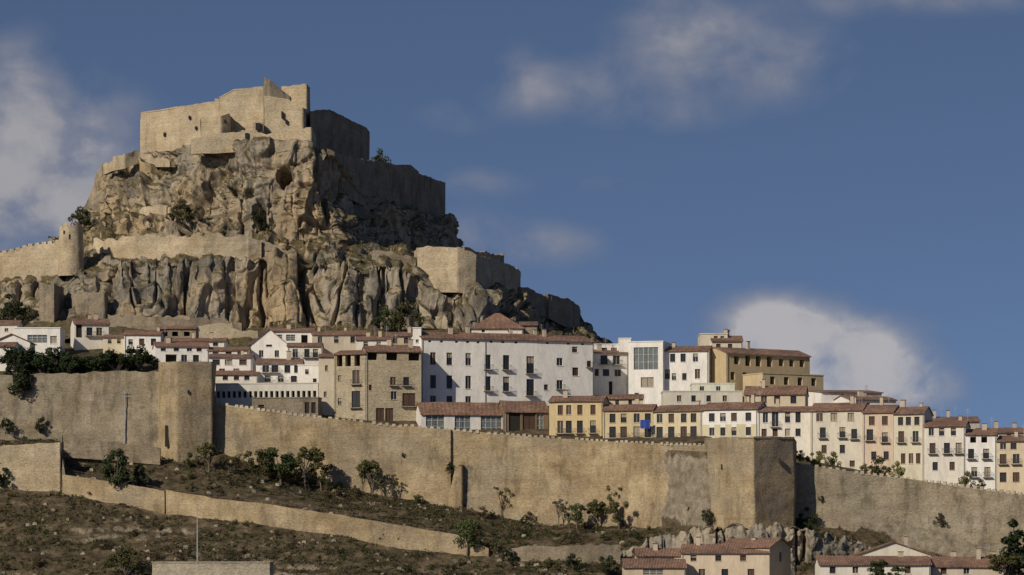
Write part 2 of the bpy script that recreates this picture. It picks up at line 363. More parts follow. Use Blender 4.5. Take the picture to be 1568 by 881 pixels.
# ---------------------------------------------------------------- castle
B=lambda L,b:[(a[0],a[1],a[2],b if len(a)<4 else a[3]) for a in L]
K=empty('castle')
masonry('west_ward',B([(215,868,172),(331,849,155),(345,876,160),(235,892,178)],246),STONE2,True,parent=K,rough=.1,ragged=.12)
masonry('turret',B([(329,848.3,151),(335,847,152),(337,851,153),(331,852,153)],200),STONE2,True,parent=K)
masonry('palace',B([(335,846,149),(357,845,137),(404,843,132.5),(413,870,142),(345,872,152)],240),STONE2,True,parent=K,rough=.1,ragged=.12)
masonry('gatehouse',B([(404,840,147),(440,839,152),(464,838,165),(478,866,172),(412,868,152)],232),STONE2,True,parent=K,rough=.1,ragged=.12)
masonry('ruined_gable',B([(404,841.5,119),(413,841.2,122),(445,843,149),(446,846,150),(406,846,122)],172),STONEG,True,parent=K,rough=.06,ragged=.15)
masonry('rear_tower',B([(431,858,133),(450,856,131),(470,855,129),(475,866,135),(434,872,136)],190),STONE2,True,parent=K,rough=.06,ragged=.2)
masonry('east_ward',B([(474,846,170),(505,859,168),(561,888,196),(566,908,203),(480,885,176)],252),STONEG,True,parent=K,rough=.1,ragged=.15)
masonry('lower_curtain',[(292,838,213,236),(312,837,209,235),(331,836.5,206,235),(374,835.5,203,232),(385,835,196,228),(404,834.5,205,228),(440,833,202,232),(477,832,196,236),(482,845,207,244),(487,856,214,246)],STONE2,False,th=1.5,parent=K,ragged=.5)
masonry('bulwark',B([(308,839,181),(338,838,178),(351,840,176),(354,848,178),(312,850,183)],225),STONE2,True,parent=K)
masonry('corner_turret',B([(388,836,187),(402,835.5,188),(404,840,190),(390,841,190)],215),STONE2,True,parent=K)
masonry('east_curtain',[(500,836,228,262),(512,837,232,275),(524,841,238,300),(600,868,251,336),(636,882,264,340),(680,903,279,348),(682,935,288,345)],STONEG,False,th=1.5,parent=K,rough=.15,ragged=.2)
masonry('guard_house',B([(597,872,253),(629,880,252.5),(641,886,263),(641,898,265),(600,896,257)],280),STONEG,True,parent=K,rough=.05,ragged=.1)
mb=MB()
for x_,y_,D_,w,h in ((432,176,838.6,.4,1.7),(438,186,838.4,.4,1.0),(252,206,861.5,.6,.9),(300,196,853.5,.5,.7),(395,194,835,1.2,1.8),(378,208,835,.9,1.3),(345,186,838.4,.6,.7),(290,180,855,.5,.8)):
    x0,y0,z0=P(x_,y_,D_); mb.box(lambda u,v,z:(u,v,z),x0-w/2,x0+w/2,y0-.35,y0+.5,z0-h/2,z0+h/2)
mb.obj('arrow_slits',[DARK],K)
masonry('rampart_wall',[(143,823,368,402),(180,818,367,402),(205,816,363,404),(240,814,364,406),(290,811.5,360,408),(312,810.5,362,410),(318,810.5,353,410),(328,810.5,357,410),(345,810.5,363,405),(380,810.5,362,405),(400,812,372,400)],STONE2,False,rough=.35,ragged=1.0)
masonry('rampart_wall',[(398,813,374,392),(430,811,378,396),(455,811,384,396)],STONEG,False,rough=.4,ragged=1.2)
masonry('rampart_wall',[(-400,838,414,480),(0,823,388,455),(30,820,382,452),(50,818,377,450),(92,814,371,440)],STONE2,False,rough=.25,ragged=.2,merlon=(1.3,.8,.7))
masonry('rampart_wall',[(196,842,330,362),(225,836,322,362),(262,832,318,360),(268,840,318,350)],STONE2,False,rough=.3,ragged=.8)
masonry('rampart_wall',[(157,862,250,268),(172,858,249,262),(174,857,240,262),(192,856,234,258),(214,858,231,250),(235,856,241,256),(262,846,246,256)],STONE2,False,rough=.3,ragged=.6)
masonry('bastion',[(634,818,384,420),(640,811,379,448),(660,809,378,448),(700,807,379,448),(729,809,391,452),(760,824,398,456),(792,840,411,456),(797,870,418,450)],STONE2,False,rough=.2,ragged=.25,th=2)
masonry('rampart_wall',[(570,814,384,398),(600,813,388,405),(637,813,394,420)],STONEG,False,rough=.4,ragged=1.0)
masonry('rampart_wall',[(798,846,440,470),(838,858,454,488),(840,857,450,488),(866,864,457,500),(885,878,467,508),(889,900,475,508)],STONEG,False,rough=.2,ragged=.4)
masonry('rampart_wall',[(700,822,378,400),(712,820,380,400),(735,826,387,405),(770,842,392,410),(772,850,392,410)],STONEG,False,rough=.2,ragged=.5)
def round_tower(name,cx,D,r,pt,pb,m):
    x0=(cx-CX)*D/FP; n=48; zt=(HZ-pt)*D/FP; zb=(HZ-pb)*D/FP; nr=26
    a=np.linspace(0,2*np.pi,n+1)[None,:]; t=np.linspace(0,1,nr)[:,None]
    Zt=zb+(zt-zb)*t+0*a; rr=r*(1+0.10*(1-t)**2)+0.12*fbm(np.cos(a)*2+0*t,np.sin(a)*2+0*t,Zt/1.2,3)
    Zt[-1]+=np.where((np.arange(n+1)//4)%2,0.0,0.8)
    Vv=np.stack([x0+rr*np.cos(a),D+rr*np.sin(a),Zt],-1).reshape(-1,3)
    o=mesh_np(name,Vv,grid_faces(nr,n+1),[m]); mb=MB(); mb.poly([(x0+r*math.cos(k/8*math.pi),D+r*math.sin(k/8*math.pi),zt-.5) for k in range(16)]); mb.obj('top',[m],o)
    mb=MB(); ww=lambda u,v,z:(u,v,z)
    mb.box(ww,x0-.2,x0+.2,D-r-.15,D-r+.4,zt-3.3,zt-2.1); mb.box(ww,x0-1.6,x0-1.2,D-r+.1,D-r+.7,zt-1.9,zt-1.2); mb.obj('arrow_slits',[DARK],o)
round_tower('round_tower',109,812,3.0,348,424,STONE2)
masonry('stone_tower',B([(60,797,434),(83,795,436),(97,804,441),(95,808,440),(62,806,434)],500),STONEG,True,rough=.2,ragged=.4)
masonry('stone_tower',B([(113,800,452),(120,798,450),(160,797,450),(163,802,452),(113,805,452)],500),STONEG,True,rough=.4,ragged=.8)
masonry('stone_ruin',[(165,786,483,520),(222,784,484,520),(236,783,484,520),(300,783,489,525),(340,783,487,528),(370,782,497,530)],STONEG,False,rough=.2,ragged=.7)
masonry('stone_ruin',[(230,789,487,505),(290,789,485,505),(292,789,489,505),(345,789,491,508)],STONE2,False,rough=.2,ragged=.7)
masonry('stone_ruin',[(300,780,500,530),(355,779,496,532),(357,779,505,532),(395,779,508,532)],STONE3,False,rough=.2,ragged=.5)
# ---------------------------------------------------------------- city walls
MER=(0.75,0.55,0.42)
masonry('city_wall',[(-400,716,578,705),(0,713,574,706),(120,711.5,572,710),(246,709,569,716)],STONEL,rough=.22,ragged=.3,th=2,batter=.5)
masonry('city_wall',[(327,706,617,715),(400,703,628,735),(500,699,641,765),(600,697,651,790),(690,694.5,658,800)],STONE,rough=.22,ragged=.1,th=2,merlon=MER,mm=COPING,batter=.6)
masonry('city_wall',[(688,695.3,658,800),(780,692,666,812),(900,686,675,825),(1000,676,679,832),(1082,666,682,828)],STONE,rough=.22,ragged=.1,th=2,merlon=MER,mm=COPING,batter=.6)
masonry('city_wall',[(1214,661,710,835),(1235,661,713,835),(1400,658,735,860),(1568,650,757,905),(2000,638,808,990)],STONEL,rough=.22,ragged=.1,th=2,merlon=MER,mm=COPING,batter=.4)
T1=masonry('wall_tower',B([(243,709,556),(246,706,555),(270,700.5,554),(326,702.5,554),(330,714,558),(247,716,559)],725),STONE,True,rough=.15,ragged=.08,step=.6)
T2=masonry('wall_tower',B([(1078,666,671),(1137,650,669),(1155,648.8,668.5),(1217,655.5,669.5),(1219,668,677),(1082,671,677)],842),STONE,True,rough=.15,ragged=.1,step=.6)
mb=MB()
for x_,y_,D_,w,h in ((256,668,703.3,.9,4.6),(1194,706,652.6,.25,1.2),(1105,715,658.3,.25,1.0),(288,600,701,.2,.8)):
    x0,y0,z0=P(x_,y_,D_); mb.box(lambda u,v,z:(u,v,z),x0-w/2,x0+w/2,y0-.4,y0+.3,z0-h/2,z0+h/2)
mb.obj('doorway',[DARK],T1)
masonry('buttress',[(684,694.2,770,800),(690,693.4,745,800),(697,692.9,716,800),(709,693.0,712,800),(712,694.9,712,800)],STONE,rough=.15,ragged=.1,th=1)
masonry('retaining_wall',[(-400,690.2,702,770),(0,689.8,683,770),(60,689.6,679,770),(93,689.5,678,770),(96,692,680,768)],STONE2,rough=.2,ragged=.15,th=1)
masonry('retaining_wall',[(95,687.6,727,768),(170,683.5,738,775),(252,679.6,752,790)],STONE,rough=.15,ragged=.1,th=.8)
masonry('retaining_wall',[(254,679.6,750,800),(330,675.3,764,805),(400,671.5,771,815),(550,663,794,840),(700,654.6,819,862),(748,653.5,840,866)],STONE,rough=.15,ragged=.1,th=.8)
masonry('retaining_wall',[(770,653,842,872),(800,652,838,872),(900,651.4,836,872),(950,652,836,872)],STONEG,rough=.3,ragged=.4,th=.8)
masonry('retaining_wall',[(95,700,668,700),(160,700,676,705),(245,699,684,712)],STONEG,rough=.3,ragged=.5,th=.8)
# ---------------------------------------------------------------- houses
def house(name,xl,xr,pt,pb,D,D2=None,dep=9,col_=(0.72,0.7,0.66),roof='side',rise=2.2,wins=(),m=None,ext=6,chim=0,band=None,dirt=0.82,roofm=None):
    D2=D2 or D; E=empty(name)
    if roof in('side','shed'): rise=rise*.66
    x1,x2=(xl-CX)*D/FP,(xr-CX)*D2/FP; W=math.hypot(x2-x1,D2-D); e=((x2-x1)/W,(D2-D)/W); n=(-e[1],e[0]); Da=(D+D2)/2
    F=lambda u,v,z:(x1+e[0]*u+n[0]*v,D+e[1]*u+n[1]*v,z)
    zf=lambda py:(HZ-py)*Da/FP
    ZT=zf(pt); Z0=zf(pb)-ext
    ws=[]
    for w in wins:
        cx,tp,ww,hh=w[:4]; t_=w[4] if len(w)>4 else ''
        if ww<14 and 'l' not in t_: ww*=1.14; tp-=hh*.04; hh*=1.06
        u=(cx-xl)/(xr-xl)*W; hw=ww*Da/FP/2; za=zf(tp+hh); zb=zf(tp)
        a=max(.15,u-hw);b=min(W-.15,u+hw); zb=min(zb,ZT-.12)
        if b-a>.15 and zb-za>.15: ws.append((a,b,za,zb,t_))
    us=sorted(set([0,W]+[v for w in ws for v in w[:2]])); zs=sorted(set([Z0,ZT]+[v for w in ws for v in w[2:4]]))
    mb=MB()
    for i in range(len(us)-1):
        for j in range(len(zs)-1):
            cu=(us[i]+us[i+1])/2; cz=(zs[j]+zs[j+1])/2
            if us[i+1]-us[i]<1e-4 or zs[j+1]-zs[j]<1e-4: continue
            if any(w[0]<cu<w[1] and w[2]<cz<w[3] for w in ws): continue
            mb.poly([F(us[i],0,zs[j]),F(us[i+1],0,zs[j]),F(us[i+1],0,zs[j+1]),F(us[i],0,zs[j+1])])
    dp=0.28
    wb=MB(); bb=MB()
    for a,b,za,zb,t in ws:
        q=1.6 if 'l' in t else dp
        mb.poly([F(a,0,za),F(a,q,za),F(a,q,zb),F(a,0,zb)]);mb.poly([F(b,0,za),F(b,0,zb),F(b,q,zb),F(b,q,za)])
        mb.poly([F(a,0,zb),F(a,q,zb),F(b,q,zb),F(b,0,zb)]);mb.poly([F(a,0,za),F(b,0,za),F(b,q,za),F(a,q,za)])
        k=0 if random.random()<.68 else (2 if random.random()<.75 else 3)
        if 'l' in t or 'd' in t: k=1
        if 'g' in t: k=4
        if 'w' in t: k=2
        wb.poly([F(a,q-.01,za),F(b,q-.01,za),F(b,q-.01,zb),F(a,q-.01,zb)],k)
        if k==0 and random.random()<.25: wb.poly([F(a,q-.03,zb-(zb-za)*.4),F(b,q-.03,zb-(zb-za)*.4),F(b,q-.03,zb),F(a,q-.03,zb)],3)
        fm=5 if random.random()<.3 else 2
        if 'l' not in t and 'd' not in t:
            f=.05; c=(a+b)/2
            for (p,r_,s_,t_) in ((a,a+f,za,zb),(b-f,b,za,zb),(c-f/2,c+f/2,za,zb),(a+f,b-f,zb-f,zb),(a+f,b-f,za,za+f)): wb.box(F,p,r_,q-.09,q-.04,s_,t_,fm)
            if 'g' in t:
                nb=max(2,int((b-a)/1.1))
                for i in range(1,nb): wb.box(F,a+(b-a)*i/nb-.04,a+(b-a)*i/nb+.04,q-.14,q-.02,za,zb,5)
                for i in range(1,3): wb.box(F,a,b,q-.15,q-.03,za+(zb-za)*i/3-.03,za+(zb-za)*i/3+.03,5)
            else: mb.box(F,a-.08,b+.08,-.1,-.003,za-.1,za-.003)
        if 'b' in t:
            A_,B_=a-.35,b+.35; bb.box(F,A_,B_,-.8,-.004,za-.16,za-.05,1)
            bb.box(F,A_,B_,-.8,-.76,za+.92,za+.97,0)
            nb=int((B_-A_)/.17)
            for i in range(nb+1):
                u=A_+(B_-A_)*i/nb; bb.box(F,u-.015,u+.015,-.79,-.77,za-.05,za+.92,0)
            for u in (A_+.02,B_-.02):
                bb.box(F,u-.02,u+.02,-.76,-.0,za+.92,za+.96,0)
    mb.poly([F(0,dep,Z0),F(0,dep,ZT),F(W,dep,ZT),F(W,dep,Z0)])
    rz=ZT+rise; r=MB(); j1,j2=random.uniform(-.1,.1),random.uniform(-.1,.1)
    if roof=='side':
        mb.poly([F(0,0,Z0),F(0,0,ZT),F(0,dep/2,rz-.1),F(0,dep,ZT),F(0,dep,Z0)]); mb.poly([F(W,0,Z0),F(W,dep,Z0),F(W,dep,ZT),F(W,dep/2,rz-.1),F(W,0,ZT)])
        sl=rise/(dep/2); ze=ZT-.45*sl+.12
        nseg=max(1,int(W/2.5)); off=[random.uniform(-.08,.08) for _ in range(nseg+1)]
        for i in range(nseg):
            ua=-.2+(W+.4)*i/nseg; ub=-.2+(W+.4)*(i+1)/nseg
            r.slab([F(ua,-.45,ze+off[i]*.5),F(ub,-.45,ze+off[i+1]*.5),F(ub,dep/2,rz+.12+off[i+1]),F(ua,dep/2,rz+.12+off[i])],.2)
        r.slab([F(-.2,dep/2,rz+.12+j1),F(W+.2,dep/2,rz+.12+j2),F(W+.2,dep+.4,ze),F(-.2,dep+.4,ze)],.2)
    elif roof=='shed':
        mb.poly([F(0,0,Z0),F(0,0,ZT),F(0,dep,rz),F(0,dep,Z0)]); mb.poly([F(W,0,Z0),F(W,dep,Z0),F(W,dep,rz),F(W,0,ZT)]); mb.poly([F(0,dep,ZT),F(0,dep,rz),F(W,dep,rz),F(W,dep,ZT)])
        r.slab([F(-.3,-.5,ZT-.06),F(W+.3,-.5,ZT-.06),F(W+.3,dep+.2,rz+.16+j1),F(-.3,dep+.2,rz+.16+j2)],.2)
    elif roof=='gable':
        mb.poly([F(0,0,Z0),F(0,0,ZT),F(0,dep,ZT),F(0,dep,Z0)]); mb.poly([F(W,0,Z0),F(W,dep,Z0),F(W,dep,ZT),F(W,0,ZT)])
        mb.poly([F(0,0,ZT),F(W,0,ZT),F(W/2,0,rz)]); mb.poly([F(0,dep,ZT),F(W/2,dep,rz),F(W,dep,ZT)])
        sl=rise/(W/2)
        r.slab([F(-.4,-.4,ZT-.4*sl+.15),F(W/2,-.4,rz+.15),F(W/2,dep+.3,rz+.15),F(-.4,dep+.3,ZT-.4*sl+.15)],.18)
        r.slab([F(W/2,-.4,rz+.15),F(W+.4,-.4,ZT-.4*sl+.15),F(W+.4,dep+.3,ZT-.4*sl+.15),F(W/2,dep+.3,rz+.15)],.18)
    elif roof=='hip':
        mb.poly([F(0,0,Z0),F(0,0,ZT),F(0,dep,ZT),F(0,dep,Z0)]); mb.poly([F(W,0,Z0),F(W,dep,Z0),F(W,dep,ZT),F(W,0,ZT)])
        h=min(W,dep)/2*.9; a,b,c,d_=F(-.5,-.5,ZT),F(W+.5,-.5,ZT),F(W+.5,dep+.5,ZT),F(-.5,dep+.5,ZT); p,q=F(h,dep/2,rz),F(W-h,dep/2,rz) if W>2*h+.2 else F(h+.1,dep/2,rz)
        r.poly([a,b,q,p]);r.poly([b,c,q]);r.poly([c,d_,p,q]);r.poly([d_,a,p]);r.poly([a,d_,c,b]); r.box(F,-.45,W+.45,-.45,dep+.45,ZT-.16,ZT-.01)
    else:
        mb.poly([F(0,0,Z0),F(0,0,ZT),F(0,dep,ZT),F(0,dep,Z0)]); mb.poly([F(W,0,Z0),F(W,dep,Z0),F(W,dep,ZT),F(W,0,ZT)])
        r.box(F,-.12,W+.12,-.12,dep+.1,ZT+.002,ZT+.22)
    wm=m or M_plaster(col_,dirt)
    mb.obj('walls',[wm],E)
    r.obj('roof',[roofm or (TILE if roof!='flat' else wm)],E)
    if wb.f: wb.obj('windows',[GLASS,DARK,BROWN,BLIND,GLASSG,FRAME],E)
    if bb.f: bb.obj('balconies',[IRON,COPING],E)
    if roof in('side','shed','hip'):
        c=MB(); c.box(F,-.05,W+.05,-.22,-.004,ZT-.3,ZT-.08); c.obj('cornice',[COPING if m else M_plaster((.62,.58,.5))],E)
        if W>6:
            c=MB(); u=random.choice([.25,W-.25]); c.box(F,u-.06,u+.06,-.17,-.05,Z0,ZT-.31); c.obj('downpipe',[GREYM],E)
    if chim:
        c=MB()
        for i in range(chim):
            u=random.uniform(.1,.9)*W; v=dep*random.uniform(.35,.6); w=random.uniform(.3,.5); h=random.uniform(1.0,1.9); zz=rz-.8
            c.box(F,u-w,u+w,v-w*.8,v+w*.8,zz,zz+h+.6,0); c.box(F,u-w-.1,u+w+.1,v-w*.8-.1,v+w*.8+.1,zz+h+.6,zz+h+.72,1)
            if random.random()<.6:
                u2=u+1.5; c.box(F,u2-.03,u2+.03,v-.03,v+.03,zz,zz+3.4,2); 
                for k in range(4): c.box(F,u2-.5,u2+.5,v-.02,v+.02,zz+2.4+.25*k,zz+2.44+.25*k,2)
        c.obj('chimneys',[M_plaster((.5,.42,.33)),TILE,GREYM],E)
    if band:
        c=MB(); zb_=zf(band[0]); lows=[w for w in ws if w[2]<zb_]
        u=0
        for a,b in sorted([(w[0],w[1]) for w in lows])+[(W,W)]:
            if a-u>.05: c.box(F,u,a,-.014,-.003,Z0,zb_)
            u=b
        c.obj('lower_wall_band',[M_plaster(band[1])],E)
    return E
def Rw(cols,top,w,h,t=''): return [(c,top,w,h,t) for c in cols]
WH=(0.79,0.76,0.715); CR=(0.62,0.56,0.45); YE=(0.60,0.48,0.28); OFF=(0.71,0.665,0.59); TAN=(0.5,0.42,0.31)
house('white_house',645,741,518,640,716,720,dep=11,col_=WH,rise=2.4,chim=2,wins=Rw([663,688,717],541,8,18)+Rw([663,688,717],576,8,19)+Rw([663,688,717],607,8,13)+Rw([658,676,699,716,732],522,4,3,'d'))
house('white_house',741.3,823,520,640,720,724,dep=11,col_=WH,rise=2.4,chim=1,wins=Rw([747,775],545,9,21,'b')+Rw([812],546,11,25,'b')+Rw([747,775],578,9,21,'b')+Rw([812],581,11,24,'b')+Rw([752,770,790],523,4,3,'d'))
house('white_house',823.3,909,522,632,724,729,dep=11,col_=WH,rise=2.3,chim=2,wins=Rw([857],549,9,11)+Rw([880],531,8,8)+Rw([857],583,9,13,'b')+Rw([881],563,9,12)+Rw([902],552,6,9,'b')+Rw([838,870,892],525,4,3,'d')+Rw([836],590,6,8))
house('white_house',632,645,503,640,717,dep=10,col_=WH,roof='flat',wins=Rw([639],520,4,5))
house('church',722,801,503,540,752,dep=12,col_=OFF,roof='hip',rise=4.0,wins=Rw([740,780],505,4,4,'d'))
house('stone_house',797,822,497,530,756,dep=6,m=STONEG,roof='shed',rise=1.5)
house('stone_house',560,645,538,668,708,710,dep=7,m=STONE3,rise=1.9,chim=1,wins=Rw([569,600,634],540,17,12,'l')+Rw([602,622],578,8,12,'b')+Rw([603],600,8,12)+Rw([626],602,20,20,'b')+Rw([582,596],626,11,22,'w')+Rw([567],590,4,8))
house('stone_house',512,559.5,542,660,710,708,dep=9,m=STONE3,rise=1.5,wins=Rw([520,533,547],543,9,18,'l')+Rw([545],568,10,20,'b')+Rw([545],600,12,24,'b')+Rw([520],575,5,8)+Rw([520,],610,5,10))
house('cream_house',488,511.5,545,655,711,dep=9,col_=(.58,.51,.39),roof='shed',rise=1.5,wins=Rw([500],560,4,8)+Rw([498],600,4,8))
house('cream_house',575,630,533,560,724,dep=8,col_=TAN,rise=1.3,chim=1)
house('glazed_building',645,772,634,680,702,705,dep=10,col_=(.7,.67,.62),rise=4.0,wins=[(666,636,28,26,'g'),(708,637,24,27,'g'),(752,637,32,27,'g')],roof='side')
house('wooden_pavilion',772.5,840,630,682,703,705,dep=9,col_=(.2,.15,.1),rise=3.6,wins=[(788,632,18,30,'d'),(810,632,20,30,'w'),(827,632,9,30,'g')],roof='side')
house('yellow_house',841,923,614,690,700,698,dep=9,col_=YE,rise=1.8,chim=1,wins=Rw([858,871,888,908],621,7,14,'w')+Rw([858,871,888,908],645,8,18,'b'))
house('yellow_house',923.5,1000,628,692,696,694,dep=9,col_=(.60,.49,.30),rise=2.0,chim=1,wins=Rw([938,955,975,992],634,8,13)+Rw([938,955,975,992],654,9,16,'b'))
house('cream_house',1000.4,1075,629,692,694,690,dep=9,col_=(.64,.55,.38),rise=2.0,chim=1,wins=Rw([1010,1028,1047,1062],634,8,13)+Rw([1010,1028,1047,1062],654,9,17,'b'))
c=MB(); x0,y0,z0=P(988,650,693.6)
for i in range(6): c.box(lambda u,v,z:(u,v+.08*math.sin(i*1.7),z),x0-1.1+.35*i,x0-.75+.35*i,y0-1.15,y0-1.1,z0-.9-.08*(i%2),z0+.9)
c.obj('blue_awning',[BLUE])
house('white_house',1075.4,1160,626,695,690,686,dep=9,col_=WH,rise=2.2,chim=1,band=(650,(.62,.56,.38)),wins=Rw([1090,1107,1124,1146],633,8,12)+Rw([1090,1107,1124,1146],655,7,12))
house('white_house',1160.4,1241,629,705,686,684,dep=9,col_=OFF,rise=1.6,chim=1,wins=Rw([1172,1206,1222],632,7,15)+Rw([1187],631,9,22,'b')+Rw([1170,1187,1206,1222],657,7,11))
house('cream_house',1140,1233,603,640,700,698,dep=9,col_=(.58,.50,.37),rise=2.8,chim=2,wins=Rw([1152,1170,1190,1215],607,8,11))
house('cream_house',1015,1137,600,640,712,dep=8,col_=(.6,.57,.49),roof='flat',wins=Rw([1040,1062,1085,1110],606,6,9))
house('cream_house',1060,1125,588,620,718,dep=8,col_=(.6,.6,.5),roof='flat',wins=Rw([1075,1100],592,6,8))
house('cream_house',925,985,610,635,706,dep=7,col_=(.62,.54,.38),rise=1.4,wins=Rw([945,965],613,5,8))
house('white_house',909.5,962,540,625,738,740,dep=9,col_=WH,roof='shed',rise=1.8,chim=1,wins=Rw([925,944],545,10,13,'b')+Rw([912,928,946],566,9,10)+Rw([935],585,5,20,'d'))
house('white_house',910,956,528,560,746,dep=8,col_=(.72,.7,.68),roof='flat',wins=Rw([925,940],533,8,7))
house('white_house',962.4,1015,524,625,732,730,dep=9,col_=WH,roof='flat',wins=[(989,532,38,34,'g'),(991,578,20,15),(975,602,6,10)])
house('white_house',948,966,519,545,742,dep=6,col_=WH,roof='flat')
house('white_house',1015.4,1085,537,625,732,730,dep=9,col_=WH,rise=1.8,chim=1,wins=Rw([1030,1046,1065],542,7,12)+Rw([1022,1068],566,7,14)+Rw([1032,1048],572,6,10))
house('cream_house',1072,1114,512,600,742,dep=9,col_=(.6,.54,.43),roof='flat',wins=Rw([1096,1106],515,5,7)+Rw([1080,1100],545,6,9))
house('cream_house',1090,1137,522,600,740,dep=8,col_=CR,rise=2.0,chim=2,wins=Rw([1100,1118],527,6,9))
house('ochre_house',1112,1240,543,620,728,740,dep=9,col_=(.49,.385,.235),rise=2.2,chim=1,wins=[(1128,548,10,12,'l')]+Rw([1145,1161,1178],546,10,16,'l')+Rw([1196,1212,1228],549,9,11,'l')+Rw([1122,1140,1160],572,8,12,'l'))
house('ochre_house',1168,1261,574,630,722,730,dep=8,col_=(.52,.42,.265),roof='flat',wins=Rw([1183,1204,1225,1246],578,9,12,'l')+Rw([1190,1220],598,7,9))
house('white_house',1258,1350,600,640,718,722,dep=8,col_=WH,roof='shed',rise=1.0,wins=Rw([1290,1320],604,4,4))
house('white_house',1300,1372,612,650,712,716,dep=8,col_=WH,rise=1.3,chim=2,wins=Rw([1310,1330],617,5,6))
house('cream_house',1241.4,1321,628,740,680,677,dep=9,col_=(.64,.59,.49),rise=2.4,chim=2,wins=Rw([1255,1277,1303],633,9,12)+Rw([1260,1290],655,8,15,'b')+Rw([1262,1290],682,7,12)+Rw([1308,],658,8,14,'b')+Rw([1275,1305],706,7,9))
house('pink_house',1321.4,1368,631,752,676,674,dep=9,col_=(.62,.50,.38),rise=2.4,chim=1,wins=Rw([1335,1355],638,8,13)+Rw([1332],658,9,16,'b')+Rw([1355],663,8,14,'b')+Rw([1338,1357],692,7,12)+Rw([1338],715,7,9))
house('cream_house',1368.4,1415,633,752,674,672,dep=9,col_=(.64,.585,.46),rise=2.2,chim=2,wins=Rw([1379,1391,1404],639,7,12)+Rw([1380,1402],661,8,16,'b')+Rw([1383,1395,1406],695,6,15,'w'))
house('white_house',1415.4,1478,652,760,670,668,dep=9,col_=OFF,rise=1.8,chim=1,wins=Rw([1426,1442,1460],656,7,11)+Rw([1428,1450,1468],679,8,15,'b')+Rw([1432,1458],708,7,12))
house('white_house',1478.4,1526,665,765,668,667,dep=9,col_=WH,rise=1.8,chim=1,wins=Rw([1490,1507],669,9,9,'l')+Rw([1487,1510],688,8,14,'b')+Rw([1492,1512],716,8,14,'b'))
house('ochre_house',1526.4,1575,675,775,667,665,dep=9,col_=(.60,.50,.36),rise=1.8,chim=1,wins=Rw([1536,1552],679,8,9)+Rw([1536,1556],696,9,14,'b')+Rw([1536,1556],724,9,14))
house('white_house',1575.4,1660,690,800,665,660,dep=9,col_=WH,rise=1.5,chim=1,wins=Rw([1590,1610,1635],700,8,12)+Rw([1590,1610,1635],725,8,12))
house('cream_house',1415,1500,645,690,695,dep=9,col_=(.5,.45,.38),rise=1.6,chim=2,wins=Rw([1430,1450],648,6,6))
house('white_house',1500,1590,662,700,690,dep=9,col_=OFF,rise=1.6,chim=3,wins=Rw([1515,1545],665,6,6))
house('cream_house',1560,1700,672,730,700,dep=9,col_=OFF,rise=1.4,chim=2)
# ---- left town
house('white_house',-30,22,530,600,728,dep=8,col_=WH,rise=1.5,wins=Rw([6],546,6,9))
house('white_house',-10,46,524,600,733,dep=8,col_=WH,roof='gable',rise=1.8,wins=Rw([20],548,5,8)+Rw([8],560,5,8))
house('white_house',22,92,503,545,748,dep=8,col_=WH,roof='flat',wins=[(57,513,30,12,'g'),(82,515,9,11)])
house('cream_house',-40,28,496,530,756,dep=8,col_=OFF,rise=1.5,chim=1,wins=Rw([10],503,5,5))
house('white_house',114,168,496,540,758,760,dep=8,col_=OFF,rise=2.1,chim=2,wins=Rw([121],497,8,20,'d')+Rw([137,152],502,8,12,'b'))
house('cream_house',158,192,516,545,752,dep=7,col_=(.62,.55,.4),rise=1.0,wins=Rw([168,182],520,5,6))
house('white_house',190,246,512,550,748,dep=8,col_=WH,rise=1.6,chim=1,wins=Rw([200],520,6,8)+Rw([217,235],519,7,10))
house('stone_house',243,300,503,530,764,dep=7,m=STONEG,rise=1.0,wins=Rw([252,268,286],508,9,7,'l'))
house('white_house',238,320,530,575,736,738,dep=9,col_=WH,rise=1.7,chim=2,wins=Rw([250,270,290,305],533,7,5)+Rw([262],543,17,13,'l')+Rw([282,300],544,8,14,'b'))
house('white_house',255,345,522,545,748,dep=8,col_=OFF,rise=1.3,chim=2,wins=Rw([270,290,310,330],525,7,5))
house('white_house',320,386,547,600,728,dep=8,col_=WH,rise=1.3,chim=1,wins=Rw([331,350,372],551,10,8)+Rw([340,362],565,8,10))
house('cream_house',318,380,536,565,738,dep=8,col_=OFF,rise=1.2,wins=Rw([330,350,368],539,8,6))
house('white_house',326,395,573,615,722,dep=6,col_=OFF,rise=1.2,wins=Rw([345,362,378],575,7,7))
house('white_house',384,440,527,560,744,dep=8,col_=WH,roof='gable',rise=3.4,wins=Rw([412],522,8,9)+Rw([400,424],537,6,10))
house('white_house',408,480,507,545,752,dep=8,col_=WH,rise=1.2,chim=1,wins=Rw([425,445],513,12,9,'g')+Rw([466],513,10,14,'l'))
house('white_house',392,462,556,605,724,dep=8,col_=WH,rise=1.7,chim=1,wins=Rw([407,421],560,9,10,'b')+Rw([440,455],560,8,11)+Rw([410,430,450],576,8,9,'b'))
house('white_house',440,492,530,560,738,dep=8,col_=OFF,rise=1.3,wins=Rw([452,470,483],535,7,12,'b'))
house('white_house',456,490,560,605,721,dep=6,col_=WH,roof='flat',wins=Rw([470],566,5,7)+Rw([482],580,5,8))
house('cream_house',478,560,512,550,746,dep=8,col_=(.5,.44,.35),rise=1.5,chim=2,wins=Rw([490,515,540],516,6,9))
house('cream_house',545,600,520,550,738,dep=8,col_=OFF,rise=1.3,chim=2,wins=Rw([560,580],524,6,8))
house('tan_house',590,636,514,545,750,dep=8,col_=TAN,rise=1.5,chim=1,wins=Rw([605,622],518,6,8))
house('arcaded_gallery',330,487,588,640,715,712,dep=5,col_=(.6,.58,.52),roof='flat',wins=[(334+8.2*i,599,5.2,10,'l') for i in range(19)])
